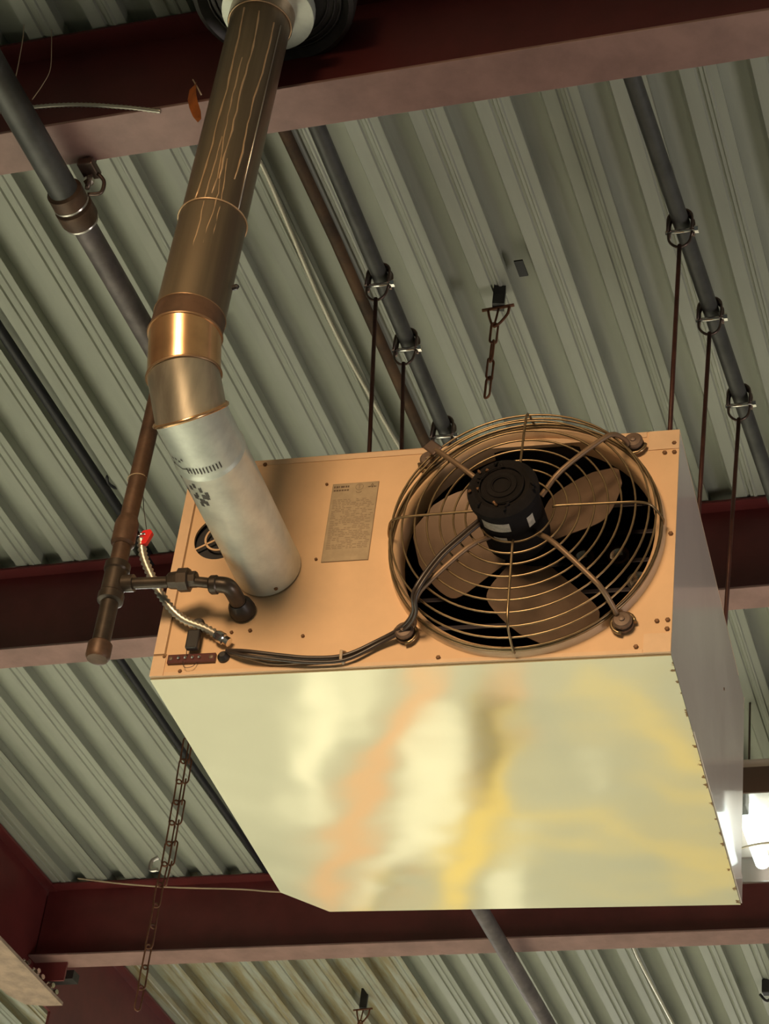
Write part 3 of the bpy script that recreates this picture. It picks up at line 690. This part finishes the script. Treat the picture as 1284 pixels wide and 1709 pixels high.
# cables along the lower left arm to the motor
def hl(u, v, y): return fr(u, v, y)
c1 = [hl(378, 1086, -.014), hl(410, 1087, -.022), hl(470, 1094, -.018), hl(520, 1098, -.014), hl(575, 1094, -.012), hl(630, 1070, -.014), hl(672, 1046, -.03), hl(690, 1020, -.07), hl(692, 985, -.11), hl(730, 930, -.118), hl(770, 893, -.118), hl(800, 868, -.115)]
H.part('motor_cable', tube(nb(), bez(c1, 6), .0048, 8), 'cable', smooth=60)
c2 = [p + V((.004, -.002, -.012)) for p in c1[:5]] + [p + V((.006, .0, -.006)) for p in c1[5:]]
c2[0] = c1[0]
H.part('motor_cable', tube(nb(), bez(c2, 6), .0042, 8), 'cable', smooth=60)
c3 = [hl(380, 1090, -.008), hl(420, 1100, -.008), hl(460, 1108, -.007), hl(520, 1104, -.008), hl(575, 1098, -.009)]
H.part('motor_cable', tube(nb(), bez(c3, 6), .0035, 8), 'arm', smooth=60)
q = hl(574, 1094, -.010); H.part('cable_tie', tube(nb(), [q + V((0, .008, .012)), q + V((-.004, -.008, .006)), q + V((-.003, -.008, -.012)), q + V((0, .006, -.016))], .0035, 6), 'string')
q = hl(373, 1096, -.004); H.part('strain_relief', lathe(nb(), V((q.x, 0, q.z)), (0, -1, 0), [(.013, 0), (.013, .006), (.010, .010), (.006, .014)], 20), 'blackpl', smooth=30)
# terminal strip with four studs
ts = H.part('terminal_strip', box(nb(), (.036, -.008, .027), (.143, -.0003, .048)), 'maroon', bevel=.001)
for x in (.062, .077, .093, .108): H.part('stud', lathe(nb(), (x, -.008, .038), (0, -1, 0), [(.0038, 0), (.0038, .003), (.0015, .006)], 8), 'shiny', parent=ts)
for x in (.043, .134): H.part('rivet', lathe(nb(), (x, -.008, .038), (0, -1, 0), [(.0055, 0), (.0045, .0015), (.001, .002)], 12), 'bolt', parent=ts)
H.part('jumper_wire', tube(nb(), bez([(.072, -.008, .030), (.080, -.012, .012), (.096, -.010, .014), (.104, -.006, .028)], 5), .0007, 5), 'cable')
q = hl(322, 1062, -.03)
pg = H.part('plug', fl_poly(nb(), [(q.x - .016, -.028), (q.x + .012, -.028), (q.x + .012, -.012), (q.x - .016, -.012)], q.z - .026, q.z + .020), 'blackpl', bevel=.004)
H.part('plug_wire', tube(nb(), [hl(312, 1078, -.018), hl(311, 1098, -.010)], .0009, 5), 'cable', parent=pg)
q = hl(330, 1040, -.02)
H.part('knob', lathe(nb(), q + V((0, .0195, 0)), (0, -1, 0), [(.012, 0), (.014, .004), (.014, .018), (.010, .022)], 20), 'blackpl', smooth=30)
# screws
for (u, v, s) in [(1126, 740, 5), (1110, 756, 5), (1126, 755, 5), (1103, 893, 5), (1120, 891, 5), (1097, 1037, 5), (1115, 1035, 5), (1114, 1050, 5), (1062, 1080, 5), (732, 1098, 5), (546, 809, 3.5), (528, 934, 3.5), (418, 1053, 4.5), (387, 1056, 4), (506, 1062, 4), (301, 1121, 4.5), (275, 1097, 4), (443, 776, 5)]:
    q = fr(u, v)
    H.part('screw', lathe(nb(), (q.x, -.002, q.z), (0, -1, 0), [(.0010 * s, -.0015), (.00105 * s, .001), (.0007 * s, .0022), (.0002 * s, .0022)], 6), 'screw')
q = HO  # dent screw on the side panel
H.part('screw', lathe(nb(), (HW, .72, .37), (1, 0, 0), [(.004, 0), (.0035, .0015), (.001, .002)], 8), 'screw')
# flexible conduit from the gas line to the face
fx = [hl(236, 898, -.078), hl(240, 930, -.068), hl(256, 968, -.056), hl(276, 1003, -.045), hl(305, 1033, -.03), hl(345, 1050, -.022), hl(372, 1066, -.018)]
P = bez(fx, 10); L = [0]
for a, b in zip(P, P[1:]): L.append(L[-1] + (b - a).length)
Q = []; R_ = []; n = 30
for k in range(2 * n + 1):
    s = L[-1] * k / (2 * n); i = 0
    while i < len(P) - 2 and L[i + 1] < s: i += 1
    Q.append(P[i].lerp(P[i + 1], (s - L[i]) / (L[i + 1] - L[i]))); R_.append(.0105 if k % 2 else .0070)
H.part('flex_conduit', tube(nb(), Q, R_, 12), 'flex', smooth=70)
H.part('conduit_fitting', lathe(nb(), fx[-1], fx[-1] - fx[-2], [(.010, -.02), (.013, -.012), (.013, .004), (.010, .006), (.010, .018)], 12), 'shiny', smooth=25)

# ================================================================ flue
FX, FZ, RF = .225, .262, .0735
t = Thing('flue_pipe', 'fat bent metal flue pipe rising from the heater face to the dark cowl', 'flue', hw(FX, 0, FZ))
def hwv(x, y, z): return hw(x, y, z)
A0 = hw(FX, -.003, FZ); A1 = hw(FX, -.525, FZ); A2 = ony(307, 628, 3.043); A3 = ony(309, 560, 3.022); A4 = ony(317, 530, 3.03); A5 = ony(355, 372, 3.035); A6 = ony(434, 42, 3.04); A7 = ony(452, -30, 3.04)
dA = (A1 - A0).normalized()
def sect(pts, rad, m, name, **kw): return t.part(name, tube(nb(), pts, rad, 40, caps=False), m, smooth=40)
e_ = t.part('pipe_section', tube(nb(), [A0, A0.lerp(A1, .76), A0.lerp(A1, .772), A0.lerp(A1, .778), A0.lerp(A1, .79), A0.lerp(A1, .80)], [RF, RF, RF + .002, RF + .002, RF - .0005, RF - .0005], 40, caps=False), 'galv', smooth=40); chk(e_, 'dull galvanised lower section')
def gore(a, b, na, nb_, rad, m, lab=None, seg=40):
    """pipe piece from centre a to b whose end rings are mitred to normals na, nb_"""
    bm = nb(); ax = (b - a).normalized(); s, q = frame(ax); L = []
    for c, n_ in ((a, na), (b, nb_)):
        n_ = V(n_).normalized(); ring = []
        for k in range(seg):
            d = s * math.cos(2 * PI * k / seg) + q * math.sin(2 * PI * k / seg); p = c + d * rad
            p = p - ax * ((p - c).dot(n_) / ax.dot(n_)); ring.append(bm.verts.new(p))
        L.append(ring)
    for k in range(seg): bm.faces.new((L[0][k], L[0][(k + 1) % seg], L[1][(k + 1) % seg], L[1][k]))
    o = t.part('elbow_gore', bm, m, smooth=40)
    if lab: chk(o, lab)
    return o
def seam(c, n_, rad, r_=.0028, m='seam'):
    s, q = frame(V(n_)); t.part('crimped_seam', tube(nb(), [c + (s * math.cos(a) + q * math.sin(a)) * rad for a in [2 * PI * k / 48 for k in range(48)]], r_, 6, closed=True), m, smooth=60)
d0, d1, d2, d3, d4 = (A1 - A0).normalized(), (A2 - A1).normalized(), (A3 - A2).normalized(), (A4 - A3).normalized(), (A6 - A4).normalized()
n1, n2, n3, n4 = d0 + d1, d1 + d2, d2 + d3, d3 + d4
gore(A0.lerp(A1, .80), A1, d0, n1, RF - .0005, 'galv', 'dull galvanised section end')
gore(A1, A2, n1, n2, RF - .001, 'flue_g', 'streaky grey elbow gore')
gore(A2, A3, n2, n3, RF, 'copper', 'copper-toned shiny elbow gore')
gore(A3, A4, n3, d4, RF, 'rustpipe', 'rust-brown elbow gore')
def seam2(c, n_, ax, rad, r_, m):
    s, q = frame(ax); P = []
    for k in range(48):
        p = c + (s * math.cos(2 * PI * k / 48) + q * math.sin(2 * PI * k / 48)) * rad; P.append(p - ax * ((p - c).dot(n_) / ax.dot(n_)))
    t.part('crimped_seam', tube(nb(), P, r_, 6, closed=True), m, smooth=60)
seam2(A1, n1, d0, RF + .001, .0045, 'copper'); seam(A2, n2, RF + .001, .003); seam(A3, n3, RF + .001); seam(A4, d4, RF, .0016)
e_ = t.part('pipe_section', tube(nb(), [A4, A5], RF - .0015, 40, caps=False), 'streak', smooth=40)
seam(A5, d4, RF, .0018, 'drip')
e_ = t.part('pipe_section', tube(nb(), [A5, A6], RF - .004, 40, caps=False), 'streak', smooth=40); chk(e_, 'upper brown section with pale drip streaks')
seam(A6, d4, RF - .002, .002, 'drip')
t.part('pipe_section', tube(nb(), [A6, A7 + d4 * .10], RF + .001, 40, caps=False), 'flue_b', smooth=40)
# side seam of the upper section
s_r = ROT.col[0]
def onpipe(a, b, s, ang, r_):               # point on the riser's skin; ang measured from the side facing the room
    ax = (b - a).normalized(); back = V((0, -1, 0)) - ax * V((0, -1, 0)).dot(ax); back.normalize(); rt = ax.cross(back)
    return a + (b - a) * s + (back * math.cos(ang) + rt * math.sin(ang)) * r_
def to_uv(p):
    c = ROT.transposed() @ p; return (642 + F * c.x / c.y, 854.5 - F * c.z / c.y)
bm = nb(); tube(bm, [onpipe(A5, A6, s, 1.22, RF - .003) for s in (0, .5, .93)], .0016, 6); t.part('lock_seam', bm, 'zinc')
random.seed(5)
for (ang, s0, s1, w) in ((-.18, .0, .97, .0026), (.28, .03, .70, .0018), (.40, .10, .95, .0024), (.85, .12, .92, .0022), (.12, -.35, .3, .0018), (.62, -.40, .2, .0016), (.35, -.5, .1, .0014)):
    pts = []; aa = ang; N = 18
    for k in range(N + 1):
        aa += random.uniform(-.035, .035); s = s0 + (s1 - s0) * k / N
        pts.append(onpipe(A5, A6, s, aa, (RF - .0042) if s > 0 else (RF - .0016)))
    bm = nb(); tube(bm, pts, [w * random.uniform(.5, 1.1) for _ in pts], 5); t.part('drip_streak', bm, 'drip')
# stamp marks and smudges on the galvanised section
MT['smudge'] = mat('black_smudge', (0.09, 0.08, 0.07), 0.6, 0.2, 0.4, 60)
def onflue(s, ang, r_=RF + .0003):
    ax = (A1 - A0).normalized(); dn = V((0, 0, -1)); rt = HR @ V((1, 0, 0)); return A0.lerp(A1, s) + (dn * math.cos(ang) + rt * math.sin(ang)) * r_
def patch(s0, s1, a0, a1, m='smudge', name='smudge'):
    bm = nb(); N = 6; L = []
    for i in range(N + 1):
        a = a0 + (a1 - a0) * i / N; jit = random.uniform(-.004, .004)
        L.append([bm.verts.new(onflue(s0 + jit, a)), bm.verts.new(onflue(s1 + jit, a))])
    for p, q in zip(L, L[1:]): bm.faces.new((p[0], p[1], q[1], q[0]))
    t.part(name, bm, m)
for k in range(11): patch(.815 + .003 * (k % 2), .85, -.35 + k * .095, -.31 + k * .095, name='stamp_mark')
patch(.835, .840, -1.0, -.25, name='stamp_line')
for k, (s, a) in enumerate(((.88, -.75), (.885, -.62), (.875, -.52), (.89, -.40), (.84, -1.0), (.83, -.9), (.845, -.8))): patch(s, s + .012, a, a + .07)
for k, (s, a, w) in enumerate(((.72, -.45, .10), (.70, -.62, .12), (.655, -.30, .22), (.625, -.45, .18), (.60, -.5, .12), (.66, -.9, .12), (.74, -.95, .14), (.70, -.30, .10), (.675, -.16, .10), (.64, -.62, .14), (.615, -.30, .10), (.66, -.50, .08))): patch(s, s + .028, a, a + w)
q = onflue(.03, .45); t.part('screw', lathe(nb(), q, q - A0.lerp(A1, .03), [(.005, -.001), (.004, .002), (.001, .002)], 6), 'screw')
q = ony(397, 478, 3.03); t.part('screw', lathe(nb(), q, V((1, -.2, 0)), [(.006, -.012), (.006, -.002), (.003, .002)], 8), 'blackpl')

# cowl at the top of the flue
CC = ony(455, 8, 3.045)
t = Thing('roof_cowl', 'dark round cowl and galvanised collar where the flue meets the roof', 'cowl', CC)
ax = d4
cb = ony(448, 20, 3.045)
t.part('collar', lathe(nb(), cb - ax * .01, ax, [(RF + .003, .0), (.106, .0), (.107, .016), (.106, .03), (RF + .003, .03)], 44), 'galv', smooth=30)
cc2 = cb + ax * .035 + V((.004, 0, .0))
t.part('cowl_drum', lathe(nb(), cc2, ax, [(RF + .004, .02), (.158, .02), (.176, .0), (.187, .004), (.190, .016), (.190, .10), (.10, .10)], 52), 'darkm', smooth=30)
for r0 in (.125, .142, .155): t.part('cowl_ring', tube(nb(), [cc2 + ax * .017 + (frame(ax)[0] * math.cos(a) + frame(ax)[1] * math.sin(a)) * r0 for a in [2 * PI * k / 40 for k in range(40)]], .003, 6, closed=True), 'darkm')

# ================================================================ gas piping
GP = fr(190, 975, -.10); gx = GP.x; gy = -.10; gz = GP.z
t = Thing('gas_pipe', 'rusty black iron gas pipe with tee and capped drip leg left of the heater', 'pipe', hw(gx, gy, gz))
def part_h(name, pts, rad, m, seg=18, sm=40, lab=None, caps=True):
    o = t.part(name, tube(nb(), [hw(*p) for p in pts], rad, seg, caps=caps), m, smooth=sm)
    if lab: chk(o, lab)
    return o
zt = fr(208, 890, gy).z; zb = fr(163, 1075, gy).z; zcap = fr(160, 1095, gy).z
part_h('riser', [(gx, gy, gz + .04), (gx, gy, zt), (gx + .004, gy, gz + .45), (gx + .01, gy, 3.95 - HO.z)], .0195, 'rustpipe', lab='rusty brown riser')
t.part('coupling', lathe(nb(), hw(gx, gy, zt - .035), (0, 0, 1), [(.021, 0), (.026, .006), (.026, .06), (.021, .075)], 24), 'rustpipe', smooth=30)
t.part('tee', lathe(nb(), hw(gx, gy, gz - .045), (0, 0, 1), [(.021, -.004), (.028, 0), (.028, .018), (.025, .022), (.025, .075), (.028, .079), (.028, .095), (.021, .10)], 24), 'pipe', smooth=30)
part_h('drip_leg', [(gx, gy, gz - .04), (gx, gy, zb)], .0195, 'pipe')
t.part('pipe_cap', lathe(nb(), hw(gx, gy, zcap - .012), (0, 0, 1), [(.012, .0), (.022, .003), (.026, .010), (.026, .040), (.022, .044)], 24), 'rustpipe', smooth=30)
part_h('branch_nipple', [(gx, gy, gz), (.088, gy, gz - .004)], .0125, 'pipe')
part_h('tee_collar', [(gx + .022, gy, gz), (gx + .046, gy, gz)], .019, 'pipe')
ex = .168; ez = .152
part_h('branch_pipe', [(.085, gy, gz - .002), (ex, gy, ez + .004)], .0115, 'pipe')
un = t.part('union', lathe(nb(), hw(.075, gy, gz), HR @ V((1, 0, 0)), [(.014, -.03), (.018, -.026), (.020, -.006), (.026, -.004), (.026, .018), (.018, .02), (.018, .034), (.014, .036)], 8), 'pipe', smooth=25)
part_h('street_elbow', bez([(ex - .02, gy, ez + .004), (ex, gy, ez + .003), (ex + .014, gy + .006, ez + .001), (ex + .018, gy + .03, ez), (ex + .018, gy + .06, ez)], 5), .0175, 'pipe', seg=20)
t.part('elbow_collar', lathe(nb(), hw(ex - .022, gy, ez + .004), HR @ V((1, 0, 0)), [(.0175, -.004), (.0205, 0), (.0205, .012), (.0175, .015)], 20), 'pipe', smooth=30)
t.part('inlet_collar', lathe(nb(), hw(ex + .018, -.0015, ez), HR @ V((0, -1, 0)), [(.027, 0), (.029, .008), (.026, .026), (.019, .040)], 24), 'blackpl', smooth=30)
# thin string tied round the riser
zz = fr(233, 800, gy).z
s_ = tube(nb(), [hw(gx + .0205 * math.cos(a), gy + .0205 * math.sin(a), zz + .004 * math.cos(a)) for a in [2 * PI * k / 20 for k in range(20)]], .0014, 5, closed=True); t.part('string', s_, 'string')
# red pull tag on its wire
p = fr(243, 897, -.078) 
bm = nb(); a_ = [(-.006, .016), (.010, .018), (.016, .010), (.006, -.020), (-.008, -.022), (-.004, -.004), (-.012, -.002), (-.012, .008)]
lo = [bm.verts.new(p + V((x, -.006, z))) for x, z in a_]; hi = [bm.verts.new(p + V((x, .006, z))) for x, z in a_]
bm.faces.new(lo[::-1]); bm.faces.new(hi)
for i in range(8): bm.faces.new((lo[i], lo[(i + 1) % 8], hi[(i + 1) % 8], hi[i]))
vh = chk(H.part('valve_handle', bm, 'redpl', bevel=.0015), 'bright red handle')
H.part('pin', tube(nb(), [p + V((-.022, -.008, .002)), p + V((.002, -.008, .004))], .003, 8), 'shiny', parent=vh)
H.part('wire', tube(nb(), [p + V((.0, 0, .016)), fr(240, 850, -.078), fr(238, 812, -.078)], .0010, 5), 'cable', parent=vh)
